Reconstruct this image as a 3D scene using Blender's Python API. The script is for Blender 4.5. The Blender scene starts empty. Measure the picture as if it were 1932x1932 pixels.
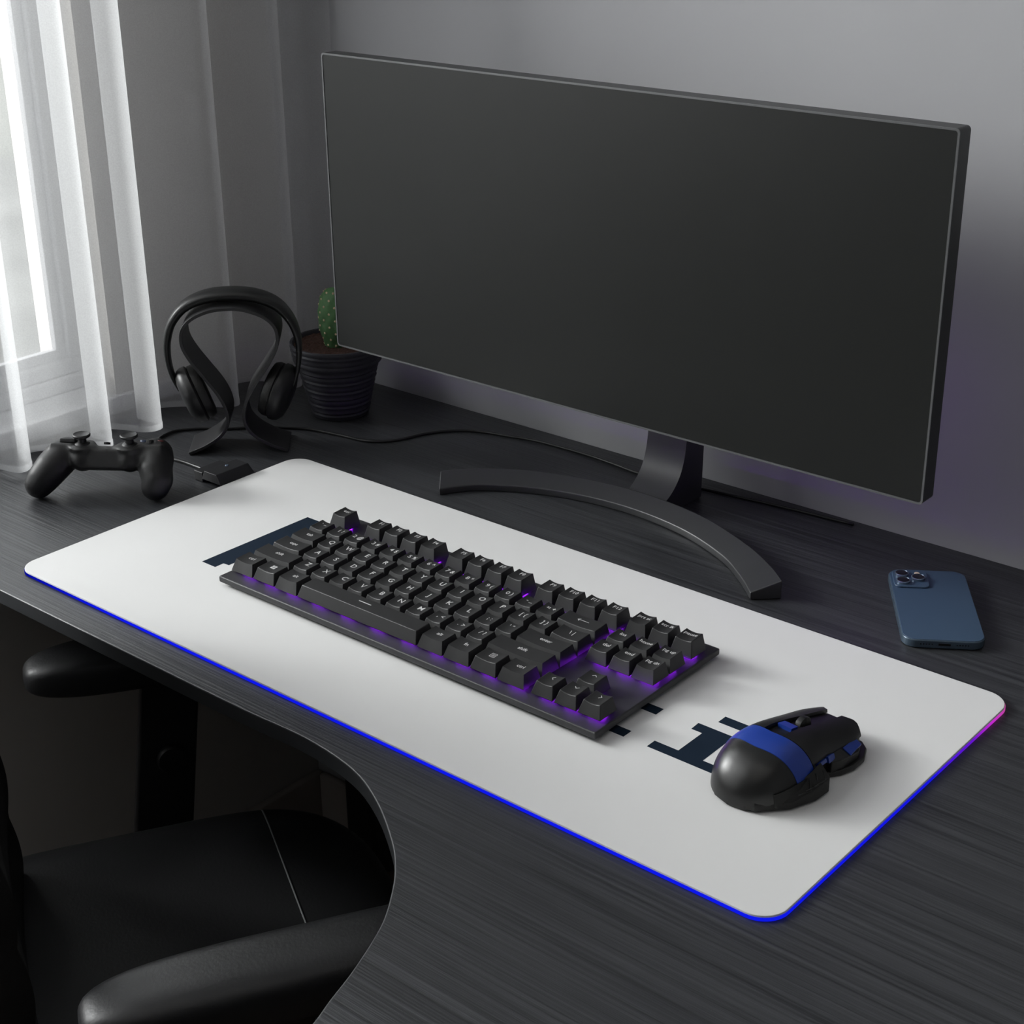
import bpy, bmesh, math, random
from math import sin, cos, pi, radians, sqrt, atan2
from mathutils import Vector, Matrix, noise
random.seed(7)
S = bpy.context.scene
COL = S.collection

# ------------------------------------------------------------------ helpers
def link(o, parent=None):
    COL.objects.link(o)
    if parent is not None: o.parent = parent
    return o

def mesh_obj(name, verts, faces, mat=None, parent=None, smooth=False, mats=None, midx=None):
    me = bpy.data.meshes.new(name)
    me.from_pydata([tuple(v) for v in verts], [], faces)
    for m in (mats or ([mat] if mat else [])): me.materials.append(m)
    if midx:
        for p, i in zip(me.polygons, midx): p.material_index = i
    me.update()
    bm = bmesh.new(); bm.from_mesh(me)
    bmesh.ops.recalc_face_normals(bm, faces=bm.faces); bm.to_mesh(me); bm.free()
    if smooth:
        for p in me.polygons: p.use_smooth = True
    return link(bpy.data.objects.new(name, me), parent)

def bm_obj(name, bm, mat, parent=None, smooth=False, recalc=True):
    if recalc: bmesh.ops.recalc_face_normals(bm, faces=bm.faces)
    me = bpy.data.meshes.new(name); bm.to_mesh(me); bm.free()
    for m in (mat if isinstance(mat, (list, tuple)) else [mat]): me.materials.append(m)
    if smooth:
        for p in me.polygons: p.use_smooth = True
    return link(bpy.data.objects.new(name, me), parent)

def autosmooth(o, ang=35):
    me = o.data
    bm = bmesh.new(); bm.from_mesh(me)
    for e in bm.edges:
        if len(e.link_faces) == 2 and e.calc_face_angle(0) > radians(ang): e.smooth = False
    for f in bm.faces: f.smooth = True
    bm.to_mesh(me); bm.free()
    return o

def add_box(bm, lo, hi, mtx=None, mi=0):
    x0, y0, z0 = lo; x1, y1, z1 = hi
    vs = [Vector(c) for c in ((x0,y0,z0),(x1,y0,z0),(x1,y1,z0),(x0,y1,z0),(x0,y0,z1),(x1,y0,z1),(x1,y1,z1),(x0,y1,z1))]
    if mtx: vs = [mtx @ v for v in vs]
    b = [bm.verts.new(v) for v in vs]
    fs = [bm.faces.new([b[i] for i in q]) for q in ((0,3,2,1),(4,5,6,7),(0,1,5,4),(1,2,6,5),(2,3,7,6),(3,0,4,7))]
    for f in fs: f.material_index = mi
    return fs

def bevel_mod(o, w, seg=2, ang=30):
    m = o.modifiers.new('bevel', 'BEVEL'); m.width = w; m.segments = seg
    m.limit_method = 'ANGLE'; m.angle_limit = radians(ang)
    return autosmooth_wn(o)

def autosmooth_wn(o):
    for p in o.data.polygons: p.use_smooth = True
    m = o.modifiers.new('wn', 'WEIGHTED_NORMAL'); m.keep_sharp = True
    return o

def box(name, lo, hi, mat, parent=None, bev=0, seg=2, mtx=None):
    bm = bmesh.new(); add_box(bm, lo, hi, mtx)
    o = bm_obj(name, bm, mat, parent)
    if bev: bevel_mod(o, bev, seg)
    return o

def prism(name, poly, z0, z1, mat, parent=None, bev=0, seg=2, mtx=None, holes=None):
    bm = bmesh.new()
    bot = [bm.verts.new((x, y, z0)) for x, y in poly]; top = [bm.verts.new((x, y, z1)) for x, y in poly]
    n = len(poly)
    bm.faces.new(top); bm.faces.new(bot[::-1])
    for i in range(n): bm.faces.new((bot[i], bot[(i+1) % n], top[(i+1) % n], top[i]))
    if mtx: bm.transform(mtx)
    o = bm_obj(name, bm, mat, parent)
    if bev: bevel_mod(o, bev, seg)
    return o

def rrect(cx, cy, hx, hy, r, n=8):
    out = []
    for (sx, sy, a0) in ((1,-1,-90),(1,1,0),(-1,1,90),(-1,-1,180)):
        for i in range(n+1):
            a = radians(a0 + 90*i/n)
            out.append((cx + sx*(hx-r) + r*cos(a), cy + sy*(hy-r) + r*sin(a)))
    return out

def catmull(pts, n=8, closed=False):
    P = [Vector(p) for p in pts]; out = []
    N = len(P)
    rng = range(N if closed else N-1)
    for i in rng:
        g = (lambda k: P[k % N]) if closed else (lambda k: P[max(0, min(N-1, k))])
        p0, p1, p2, p3 = g(i-1), g(i), g(i+1), g(i+2)
        for j in range(n):
            t = j/n
            out.append(0.5*((2*p1) + (p2-p0)*t + (2*p0-5*p1+4*p2-p3)*t*t + (3*p1-p0-3*p2+p3)*t*t*t))
    if not closed: out.append(P[-1])
    return out

def tube(name, pts, r, mat, parent=None, seg=10, cap=True):
    P = [Vector(p) for p in pts]; vs = []; fs = []
    up = Vector((0, 0, 1)); n = len(P)
    for i, p in enumerate(P):
        t = (P[min(i+1, n-1)] - P[max(i-1, 0)]).normalized()
        a = t.cross(up)
        if a.length < 1e-4: a = Vector((1, 0, 0))
        a.normalize(); b = a.cross(t)
        rr = r[i] if isinstance(r, (list, tuple)) else r
        for k in range(seg):
            th = 2*pi*k/seg; vs.append(p + (a*cos(th) + b*sin(th))*rr)
    for i in range(n-1):
        for k in range(seg):
            fs.append((i*seg+k, i*seg+(k+1) % seg, (i+1)*seg+(k+1) % seg, (i+1)*seg+k))
    if cap:
        fs.append(tuple(range(seg))[::-1]); fs.append(tuple((n-1)*seg+k for k in range(seg)))
    return mesh_obj(name, vs, fs, mat, parent, smooth=True)

def lathe(name, prof, mat, parent=None, seg=48, mtx=None, smooth=True, fn=None):
    """prof: (r,z) list; r==0 ends are capped to a point"""
    vs = []; fs = []; rows = []
    for (r, z) in prof:
        if r < 1e-7:
            rows.append([len(vs)]); vs.append(Vector((0, 0, z)))
        else:
            row = []
            for k in range(seg):
                a = 2*pi*k/seg; v = Vector((r*cos(a), r*sin(a), z))
                if fn: v = fn(v, a)
                row.append(len(vs)); vs.append(v)
            rows.append(row)
    for A, B in zip(rows[:-1], rows[1:]):
        for k in range(seg):
            k2 = (k+1) % seg
            if len(A) == 1 and len(B) == 1: continue
            if len(A) == 1: fs.append((A[0], B[k], B[k2]))
            elif len(B) == 1: fs.append((A[k], A[k2], B[0]))
            else: fs.append((A[k], A[k2], B[k2], B[k]))
    if mtx: vs = [mtx @ v for v in vs]
    o = mesh_obj(name, vs, fs, mat, parent, smooth=True)
    if smooth: autosmooth(o, 40)
    return o

def frame_mtx(origin, zdir, xdir=None):
    z = Vector(zdir).normalized(); x = Vector(xdir if xdir else (1, 0, 0))
    if abs(x.normalized().dot(z)) > .98: x = Vector((0, 1, 0))
    y = z.cross(x).normalized(); x = y.cross(z)
    m = Matrix.Identity(4)
    for i in range(3): m[i][0] = x[i]; m[i][1] = y[i]; m[i][2] = z[i]; m[i][3] = origin[i]
    return m

def empty(name, loc=(0, 0, 0), rot=0):
    o = bpy.data.objects.new(name, None); o.empty_display_size = .02
    o.location = loc; o.rotation_euler = (0, 0, rot)
    return link(o)

def tag(o, label, cat, group=None, kind=None):
    o['label'] = label; o['category'] = cat
    if group: o['group'] = group
    if kind: o['kind'] = kind
    return o

def struct(o): o['kind'] = 'structure'; return o

def apply_mods(o):
    dg = bpy.context.evaluated_depsgraph_get(); dg.update()
    me = bpy.data.meshes.new_from_object(o.evaluated_get(dg))
    o.modifiers.clear(); o.data = me
    return o

# ------------------------------------------------------------------ materials
def pmat(name, col, rough=.5, metal=0, spec=.5, noise_amt=.06, noise_scale=40, bump=0, bump_scale=200, coat=0, col2=None, bump_dist=.001):
    m = bpy.data.materials.new(name); m.use_nodes = True
    nt = m.node_tree; b = nt.nodes['Principled BSDF']
    b.inputs['Roughness'].default_value = rough; b.inputs['Metallic'].default_value = metal
    b.inputs['Specular IOR Level'].default_value = spec; b.inputs['Coat Weight'].default_value = coat
    tc = nt.nodes.new('ShaderNodeTexCoord')
    nz = nt.nodes.new('ShaderNodeTexNoise'); nz.inputs['Scale'].default_value = noise_scale
    nz.inputs['Detail'].default_value = 4
    nt.links.new(tc.outputs['Object'], nz.inputs['Vector'])
    mx = nt.nodes.new('ShaderNodeMix'); mx.data_type = 'RGBA'
    c2 = col2 or tuple(c*(1+noise_amt) for c in col); c1 = col if col2 else tuple(c*(1-noise_amt) for c in col)
    mx.inputs['A'].default_value = (*c1, 1); mx.inputs['B'].default_value = (*c2, 1)
    nt.links.new(nz.outputs['Fac'], mx.inputs['Factor'])
    nt.links.new(mx.outputs['Result'], b.inputs['Base Color'])
    if bump:
        n2 = nt.nodes.new('ShaderNodeTexNoise'); n2.inputs['Scale'].default_value = bump_scale; n2.inputs['Detail'].default_value = 3
        nt.links.new(tc.outputs['Object'], n2.inputs['Vector'])
        bp = nt.nodes.new('ShaderNodeBump'); bp.inputs['Strength'].default_value = bump; bp.inputs['Distance'].default_value = bump_dist
        nt.links.new(n2.outputs['Fac'], bp.inputs['Height']); nt.links.new(bp.outputs['Normal'], b.inputs['Normal'])
    return m

def wood_mat(name, c1, c2, rough, stretch=(3, 60, 60), bump=.35):
    m = bpy.data.materials.new(name); m.use_nodes = True
    nt = m.node_tree; b = nt.nodes['Principled BSDF']
    tc = nt.nodes.new('ShaderNodeTexCoord'); mp = nt.nodes.new('ShaderNodeMapping')
    mp.inputs['Scale'].default_value = stretch
    nt.links.new(tc.outputs['Object'], mp.inputs['Vector'])
    # slight waviness of the grain
    w = nt.nodes.new('ShaderNodeTexNoise'); w.inputs['Scale'].default_value = 1.2; w.inputs['Detail'].default_value = 1
    nt.links.new(mp.outputs['Vector'], w.inputs['Vector'])
    n = nt.nodes.new('ShaderNodeTexNoise'); n.inputs['Scale'].default_value = 1.6; n.inputs['Detail'].default_value = 6; n.inputs['Roughness'].default_value = .65
    n.inputs['Distortion'].default_value = .25
    nt.links.new(mp.outputs['Vector'], n.inputs['Vector'])
    mp2 = nt.nodes.new('ShaderNodeMapping'); mp2.inputs['Scale'].default_value = (stretch[0]*.8, stretch[1]*3.2, stretch[2]*3.2)
    nt.links.new(tc.outputs['Object'], mp2.inputs['Vector'])
    f = nt.nodes.new('ShaderNodeTexNoise'); f.inputs['Scale'].default_value = 1.6; f.inputs['Detail'].default_value = 3
    nt.links.new(mp2.outputs['Vector'], f.inputs['Vector'])
    ad = nt.nodes.new('ShaderNodeMath'); ad.operation = 'ADD'
    nt.links.new(n.outputs['Fac'], ad.inputs[0]); nt.links.new(f.outputs['Fac'], ad.inputs[1])
    r = nt.nodes.new('ShaderNodeValToRGB'); r.color_ramp.elements[0].position = .75; r.color_ramp.elements[1].position = 1.25
    hf = nt.nodes.new('ShaderNodeMapRange'); hf.inputs['From Min'].default_value = .75; hf.inputs['From Max'].default_value = 1.25
    nt.links.new(ad.outputs[0], hf.inputs['Value'])
    mx = nt.nodes.new('ShaderNodeMix'); mx.data_type = 'RGBA'
    mx.inputs['A'].default_value = (*c1, 1); mx.inputs['B'].default_value = (*c2, 1)
    nt.links.new(hf.outputs['Result'], mx.inputs['Factor']); nt.links.new(mx.outputs['Result'], b.inputs['Base Color'])
    nt.nodes.remove(r)
    bp = nt.nodes.new('ShaderNodeBump'); bp.inputs['Strength'].default_value = bump; bp.inputs['Distance'].default_value = .0006
    nt.links.new(ad.outputs[0], bp.inputs['Height']); nt.links.new(bp.outputs['Normal'], b.inputs['Normal'])
    b.inputs['Roughness'].default_value = rough
    return m

def emit_mat(name, col, strength):
    m = bpy.data.materials.new(name); m.use_nodes = True
    nt = m.node_tree; nt.nodes.clear()
    e = nt.nodes.new('ShaderNodeEmission'); e.inputs['Color'].default_value = (*col, 1); e.inputs['Strength'].default_value = strength
    o = nt.nodes.new('ShaderNodeOutputMaterial'); nt.links.new(e.outputs[0], o.inputs['Surface'])
    return m

M = {}
M['desk'] = wood_mat('black_woodgrain', (.017, .018, .0205), (.053, .055, .060), .42, (3.0, 105, 105), .5)
M['desk_edge'] = pmat('desk_edge_band', (.05, .053, .057), .33)
M['pad_top'] = pmat('white_cloth', (.76, .76, .755), .85, noise_amt=.01, bump=.15, bump_scale=1800, bump_dist=.0002)
M['print'] = pmat('navy_print', (.0085, .0185, .035), .9, spec=.15, noise_amt=.03)
M['wall'] = pmat('grey_paint', (.38, .382, .395), .8, noise_amt=.02, noise_scale=6, bump=.05, bump_scale=300)
M['wall_left'] = pmat('pale_warm_paint', (.56, .54, .515), .85, noise_amt=.02, noise_scale=5)
M['white_trim'] = pmat('white_lacquer', (.52, .52, .535), .4, noise_amt=.01)
M['floor'] = wood_mat('brown_floorboards', (.10, .075, .055), (.17, .13, .10), .5, (2, 12, 12), .2)
M['ceiling'] = pmat('ceiling_paint', (.6, .6, .6), .9, noise_amt=.02)
M['key'] = pmat('black_key_plastic', (.0175, .0175, .0185), .5, noise_amt=.05, bump=.08, bump_scale=2500, bump_dist=.0001)
M['legend'] = pmat('legend_white', (.62, .62, .62), .5, noise_amt=.02)
M['case'] = pmat('dark_grey_aluminium', (.036, .036, .039), .45, spec=.5)
M['case_low'] = pmat('case_underside', (.012, .012, .012), .6)
M['mon'] = pmat('monitor_grey_plastic', (.020, .021, .022), .42)
M['mon_rim'] = pmat('monitor_rim', (.10, .102, .105), .35)
M['screen'] = pmat('matte_screen', (.0150, .0158, .0150), .38, spec=.25, noise_amt=.02)
M['stand'] = pmat('stand_metal', (.030, .031, .033), .40, metal=0, spec=.6)
M['pot'] = pmat('dark_clay', (.026, .026, .034), .6, bump=.25, bump_scale=300)
M['cactus'] = pmat('cactus_green', (.035, .10, .035), .6, noise_scale=90, col2=(.08, .19, .065), bump=.4, bump_scale=260)
M['areole'] = pmat('cactus_areole', (.55, .42, .28), .8)
M['soil'] = pmat('brown_soil', (.022, .009, .007), .95, noise_scale=420, col2=(.085, .035, .022), bump=1, bump_scale=500, bump_dist=.002)
M['rubber'] = pmat('matte_black', (.0055, .0055, .006), .5)
M['rubber2'] = pmat('satin_black', (.009, .009, .010), .42)
M['hstand'] = pmat('black_bentwood', (.016, .016, .0175), .45)
M['hband'] = pmat('headband_black', (.007, .0075, .0075), .42)
M['pad_ear'] = pmat('ear_leather', (.0055, .0055, .0055), .5, bump=.2, bump_scale=500)
M['cable'] = pmat('cable_black', (.010, .010, .011), .35)
M['phone'] = pmat('blue_frosted_glass', (.052, .092, .150), .33, noise_amt=.015, spec=.5)
M['phone_rim'] = pmat('blue_steel', (.075, .11, .15), .25, metal=.35)
M['lens'] = pmat('lens_black', (.002, .002, .003), .08, coat=.5)
M['lens_ring'] = pmat('lens_ring_blue', (.22, .28, .36), .22, metal=.7)
M['leather'] = pmat('black_leather', (.019, .0195, .021), .45, bump=.22, bump_scale=420, bump_dist=.0008)
M['seam'] = pmat('grey_thread', (.19, .2, .2), .6)
M['chair_plastic'] = pmat('chair_plastic', (.015, .015, .016), .40)
M['chair_fabric'] = pmat('chair_mesh', (.006, .006, .006), .8, bump=.4, bump_scale=500)
M['m_black'] = pmat('mouse_black', (.0075, .0078, .0075), .42)
M['m_gloss'] = pmat('mouse_dome', (.006, .0062, .006), .34, spec=.6)
M['m_blue'] = pmat('mouse_blue', (.012, .045, .30), .34, noise_amt=.04)
M['m_side'] = pmat('mouse_rubber', (.0085, .0085, .008), .6, bump=.1, bump_scale=800)
M['box_black'] = pmat('led_box_black', (.013, .013, .015), .5)
M['btn_red'] = pmat('button_red', (.12, .02, .02), .5)
M['btn_blue'] = pmat('button_blue', (.04, .06, .12), .5)
M['glow'] = emit_mat('purple_backlight', (.30, .015, 1.0), 55.0)
M['flash'] = pmat('flash_cream', (.85, .68, .5), .3)

# LED edge: blue at the front, magenta at the right back corner, dim rose along the back
def led_mat():
    m = bpy.data.materials.new('led_edge'); m.use_nodes = True
    nt = m.node_tree; nt.nodes.clear()
    tc = nt.nodes.new('ShaderNodeTexCoord'); sp = nt.nodes.new('ShaderNodeSeparateXYZ')
    nt.links.new(tc.outputs['Object'], sp.inputs[0])
    mr = nt.nodes.new('ShaderNodeMapRange'); mr.inputs['From Min'].default_value = -.30; mr.inputs['From Max'].default_value = 0
    nt.links.new(sp.outputs['Y'], mr.inputs['Value'])
    cr = nt.nodes.new('ShaderNodeValToRGB'); el = cr.color_ramp.elements
    el[0].position = 0; el[0].color = (.005, .012, 1, 1)
    el[1].position = .62; el[1].color = (.012, .012, 1, 1)
    for p, c in ((.80, (.20, .012, .85, 1)), (.90, (.85, .04, .9, 1)), (.985, (.75, .12, .35, 1)), (1.0, (.30, .05, .11, 1))):
        e = el.new(p); e.color = c
    nt.links.new(mr.outputs['Result'], cr.inputs['Fac'])
    st = nt.nodes.new('ShaderNodeValToRGB'); e2 = st.color_ramp.elements
    e2[0].position = 0; e2[0].color = (1, 1, 1, 1); e2[1].position = .97; e2[1].color = (.8, .8, .8, 1)
    e = e2.new(1.0); e.color = (.35, .35, .35, 1)
    nt.links.new(mr.outputs['Result'], st.inputs['Fac'])
    # the left end of the strip is dimmer
    mx_ = nt.nodes.new('ShaderNodeMapRange'); mx_.inputs['From Min'].default_value = 0; mx_.inputs['From Max'].default_value = .12
    mx_.inputs['To Min'].default_value = .30; mx_.inputs['To Max'].default_value = 1
    nt.links.new(sp.outputs['X'], mx_.inputs['Value'])
    mul = nt.nodes.new('ShaderNodeMath'); mul.operation = 'MULTIPLY'
    nt.links.new(st.outputs['Color'], mul.inputs[0]); nt.links.new(mx_.outputs['Result'], mul.inputs[1])
    mul2 = nt.nodes.new('ShaderNodeMath'); mul2.operation = 'MULTIPLY'; mul2.inputs[1].default_value = LED_STRENGTH
    nt.links.new(mul.outputs[0], mul2.inputs[0])
    em = nt.nodes.new('ShaderNodeEmission'); nt.links.new(cr.outputs['Color'], em.inputs['Color']); nt.links.new(mul2.outputs[0], em.inputs['Strength'])
    o = nt.nodes.new('ShaderNodeOutputMaterial'); nt.links.new(em.outputs[0], o.inputs['Surface'])
    return m
LED_STRENGTH = .8
M['led'] = led_mat()

def sheer_mat(name, opacity, col=(.90, .905, .915)):
    m = bpy.data.materials.new(name); m.use_nodes = True
    nt = m.node_tree; nt.nodes.clear()
    tc = nt.nodes.new('ShaderNodeTexCoord'); nz = nt.nodes.new('ShaderNodeTexNoise'); nz.inputs['Scale'].default_value = 900
    nt.links.new(tc.outputs['Object'], nz.inputs['Vector'])
    mr = nt.nodes.new('ShaderNodeMapRange'); mr.inputs['To Min'].default_value = opacity-.06; mr.inputs['To Max'].default_value = opacity+.06
    nt.links.new(nz.outputs['Fac'], mr.inputs['Value'])
    t = nt.nodes.new('ShaderNodeBsdfTransparent')
    tr = nt.nodes.new('ShaderNodeBsdfTranslucent'); tr.inputs['Color'].default_value = (*col, 1)
    df = nt.nodes.new('ShaderNodeBsdfDiffuse'); df.inputs['Color'].default_value = (*col, 1)
    a = nt.nodes.new('ShaderNodeMixShader'); a.inputs[0].default_value = .30
    nt.links.new(tr.outputs[0], a.inputs[1]); nt.links.new(df.outputs[0], a.inputs[2])
    b = nt.nodes.new('ShaderNodeMixShader'); nt.links.new(mr.outputs['Result'], b.inputs[0])
    nt.links.new(t.outputs[0], b.inputs[1]); nt.links.new(a.outputs[0], b.inputs[2])
    o = nt.nodes.new('ShaderNodeOutputMaterial'); nt.links.new(b.outputs[0], o.inputs['Surface'])
    return m
M['sheer'] = sheer_mat('sheer_white_voile', .42)
M['hem'] = sheer_mat('sheer_hem', .45)

def glass_mat():
    m = bpy.data.materials.new('window_pane'); m.use_nodes = True
    nt = m.node_tree; nt.nodes.clear()
    t = nt.nodes.new('ShaderNodeBsdfTransparent'); t.inputs['Color'].default_value = (.95, .96, .96, 1)
    g = nt.nodes.new('ShaderNodeBsdfGlossy'); g.inputs['Roughness'].default_value = .03
    fr = nt.nodes.new('ShaderNodeFresnel'); fr.inputs['IOR'].default_value = 1.35
    b = nt.nodes.new('ShaderNodeMixShader'); nt.links.new(fr.outputs[0], b.inputs[0])
    nt.links.new(t.outputs[0], b.inputs[1]); nt.links.new(g.outputs[0], b.inputs[2])
    o = nt.nodes.new('ShaderNodeOutputMaterial'); nt.links.new(b.outputs[0], o.inputs['Surface'])
    return m
M['glass'] = glass_mat()

# ------------------------------------------------------------------ camera
cam_d = bpy.data.cameras.new('camera'); cam = link(bpy.data.objects.new('camera', cam_d))
cam_d.sensor_width = 36; cam_d.sensor_height = 36; cam_d.lens = 36*3011.09/1932; cam_d.clip_start = .01; cam_d.clip_end = 200
def camR(a, b, c):
    Rz = Matrix(((cos(c), -sin(c), 0), (sin(c), cos(c), 0), (0, 0, 1)))
    Rx = Matrix(((1, 0, 0), (0, cos(a), -sin(a)), (0, sin(a), cos(a))))
    Ry = Matrix(((cos(b), -sin(b), 0), (sin(b), cos(b), 0), (0, 0, 1)))
    return Rz @ Rx @ Ry
cam.matrix_world = Matrix.Translation((1.01344, -.89194, .53668)) @ camR(1.15436, -.01159, .70613).to_4x4()
S.camera = cam

# ------------------------------------------------------------------ room
FZ = -.59; CZ = 1.70
YB = .194; XL = -.222
YF = -2.4; XR = 2.6
WY0, WY1, WZ0, WZ1 = -1.45, -.03, 0.0, 1.35      # window opening
struct(box('floor', (XL-.12, YF-.1, FZ-.05), (XR+.1, YB+.1, FZ), M['floor']))
struct(box('ceiling', (XL-.12, YF-.1, CZ), (XR+.1, YB+.1, CZ+.05), M['ceiling']))
struct(box('wall_back', (XL-.12, YB, FZ), (XR, YB+.1, CZ), M['wall']))
struct(box('wall_right', (XR, YF, FZ), (XR+.1, YB+.1, CZ), M['wall']))
struct(box('wall_front', (XL-.12, YF-.1, FZ), (XR+.1, YF, CZ), M['wall']))
bm = bmesh.new()
add_box(bm, (XL-.12, WY1, FZ), (XL, YB, CZ)); add_box(bm, (XL-.12, YF, FZ), (XL, WY0, CZ))
add_box(bm, (XL-.12, WY0, FZ), (XL, WY1, WZ0)); add_box(bm, (XL-.12, WY0, WZ1), (XL, WY1, CZ))
struct(bm_obj('wall_left', bm, M['wall_left']))
struct(box('baseboard_left', (XL, YF, FZ), (XL+.010, YB-.001, FZ+.075), pmat('baseboard_paint', (.42, .38, .35), .5), bev=.003))
struct(box('baseboard_back', (XL+.0105, YB-.010, FZ), (XR, YB, FZ+.075), bpy.data.materials['baseboard_paint'], bev=.003))
# window
win = struct(empty('window_1', (XL-.08, (WY0+WY1)/2, WZ0)))
def wbox(name, lo, hi, mat=M['white_trim'], bev=.002):
    o = box(name, lo, hi, mat, None, bev); o.parent = win; o.matrix_parent_inverse = Matrix.Translation((-(XL-.08), -(WY0+WY1)/2, -WZ0)); return o
WI = Matrix.Translation((-(XL-.08), -(WY0+WY1)/2, -WZ0))
sill = box('window_sill', (-.300, WY0+.001, .004), (-.214, WY1-.0005, .022), M['white_trim'], None, .002, 3)
sill.parent = win; sill.matrix_parent_inverse = WI
box('sill_nose', (XL+.0002, WY1-.0004, .004), (-.214, WY1+.10, .0218), M['white_trim'], win, .0015, 3).matrix_parent_inverse = WI
def frame_ring(name, x0, x1, y0, y1, z0, z1, w, bev=.002):
    bm = bmesh.new()
    add_box(bm, (x0, y0, z0), (x1, y1, z0+w)); add_box(bm, (x0, y0, z1-w), (x1, y1, z1))
    add_box(bm, (x0, y0, z0+w), (x1, y0+w, z1-w)); add_box(bm, (x0, y1-w, z0+w), (x1, y1, z1-w))
    o = bm_obj(name, bm, M['white_trim'], win); bevel_mod(o, bev)
    o.matrix_parent_inverse = WI; return o
ym = -.72
wbox('bottom_rail', (-.300, WY0+.001, .0222), (-.262, WY1-.0005, .0370))
for (a, b) in ((ym+.001, WY1-.001), (WY0+.001, ym-.001)):
    frame_ring('casement', -.287, -.267, a, b, .0372, WZ1-.001, .0150)
    frame_ring('glazing_bead', -.282, -.2735, a+.0150, b-.0150, .0522, WZ1-.016, .0100, .001)
    wbox('window_glass', (-.2855, a+.0155, .0530), (-.2825, b-.0155, WZ1-.017), M['glass'], 0)
# outside: snowy ground and a hedge beyond
M['snow'] = pmat('patchy_snow', (.05, .047, .038), .9, noise_scale=1.3, col2=(.36, .355, .335), bump=.3, bump_scale=3)
M['snow'].node_tree.nodes['Noise Texture'].inputs['Detail'].default_value = 5
gbm = bmesh.new()
bmesh.ops.create_grid(gbm, x_segments=60, y_segments=60, size=30)
for v in gbm.verts:
    v.co.x -= 30.6; v.co.z = -2.6 + .25*noise.noise(Vector((v.co.x*.35, v.co.y*.35, 0))) if v.co.x < -1.4 else -2.6
gr = bm_obj('ground', gbm, M['snow'], smooth=True); struct(gr)
hb = bmesh.new(); bmesh.ops.create_grid(hb, x_segments=90, y_segments=24, size=1)
for v in hb.verts:
    u, w_ = v.co.x, (v.co.y+1)/2
    y = u*14; ang = w_*pi
    n_ = 1+.35*noise.noise(Vector((y*.8, ang*2, 3)))+.15*noise.noise(Vector((y*3, ang*5, 1)))
    v.co = Vector((-15-cos(ang)*1.4*n_, y+8, -2.7+sin(ang)*3.2*n_))
hedge = bm_obj('hedge', hb, pmat('hedge_leaves', (.16, .17, .13), .9, noise_scale=2.5, col2=(.42, .42, .37)), smooth=True)
tag(hedge, 'pale grey green frosty hedge standing outside beyond the snow, seen through the window', 'hedge')

# ------------------------------------------------------------------ sheer curtain
cp = []
yy = -1.46
while yy < -.345:      # looser folds over the rest of the window
    cp += [(-.188, yy), (-.160, yy+.022), (-.152, yy+.040), (-.166, yy+.056), (-.190, yy+.068)]
    yy += .080
cp += [(-.197,-.280),(-.190,-.262),(-.170,-.248),(-.156,-.240),(-.154,-.228),(-.168,-.222),(-.186,-.221),(-.195,-.212),(-.192,-.198),
(-.181,-.1894),(-.169,-.1868),(-.1603,-.1832),(-.1590,-.1756),(-.167,-.1655),(-.1813,-.1650),(-.1925,-.1625),(-.1957,-.1556),(-.1935,-.1464),(-.1885,-.137),(-.176,-.119),(-.158,-.104),(-.150,-.0955),
(-.1510,-.0895),(-.160,-.0880),(-.173,-.0895),(-.183,-.0900),(-.1885,-.085),(-.1905,-.077),(-.186,-.066),(-.172,-.0585),(-.157,-.0530),(-.149,-.044),(-.1500,-.034),(-.159,-.0290),(-.177,-.0320),(-.189,-.0322),
(-.1940,-.0275),(-.1970,-.018),(-.1975,-.006),(-.192,.0056),(-.182,.016),(-.164,.031),(-.147,.041),(-.1414,.050),(-.146,.058),(-.163,.067),(-.180,.077),(-.191,.089),(-.190,.101),(-.183,.112),(-.168,.119),
(-.150,.1200),(-.1375,.1215),(-.1350,.128),(-.1395,.135),(-.150,.142),(-.1656,.152),(-.176,.163),(-.172,.174),(-.150,.181),(-.125,.186)]
path = catmull([(x, y, 0) for x, y in cp], 5)
ZT = 1.62
zs = [.0045, .0125] + [.0125 + (ZT-.0125)*(i/26) for i in range(1, 27)]
verts = []; faces = []
for j, z in enumerate(zs):
    t = (z/ZT)
    for i, p in enumerate(path):
        w_ = .006*t*noise.noise(Vector((p.y*14, z*1.5, 2)))
        fl = 1 + .10*sin(p.y*40+1)*t
        x = -.172 + (p.x+.172)*fl + w_
        verts.append((x, p.y + .004*t*noise.noise(Vector((p.x*30, p.y*10, z*1.2))), z))
NP = len(path)
for j in range(len(zs)-1):
    for i in range(NP-1): faces.append((j*NP+i, j*NP+i+1, (j+1)*NP+i+1, (j+1)*NP+i))
cur = mesh_obj('curtain', verts, faces, M['sheer'], smooth=True)
tag(cur, 'sheer white voile curtain hanging in soft folds over the window beside the desk', 'curtain')
hv = []; hf = []
for j, z in enumerate((.0045, .0105)):
    for i, p in enumerate(path):
        q = path[min(i+1, NP-1)] - path[max(i-1, 0)]; q.normalize()
        hv.append((p.x + q.y*.0004, p.y - q.x*.0004, z))
for i in range(NP-1): hf.append((i, i+1, NP+i+1, NP+i))
mesh_obj('hem', hv, hf, M['hem'], cur, smooth=True)
rail = box('curtain_rail', (-.180, -1.50, ZT), (-.160, YB-.002, ZT+.012), M['white_trim'], bev=.002)
# rail fixed to the ceiling
tag(rail, 'white curtain rail fixed under the ceiling above the sheer curtain', 'curtain rail')
rail.scale = (1, 1, 1)
for v in rail.data.vertices:
    if v.co.z > ZT+.006: v.co.z = CZ

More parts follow.
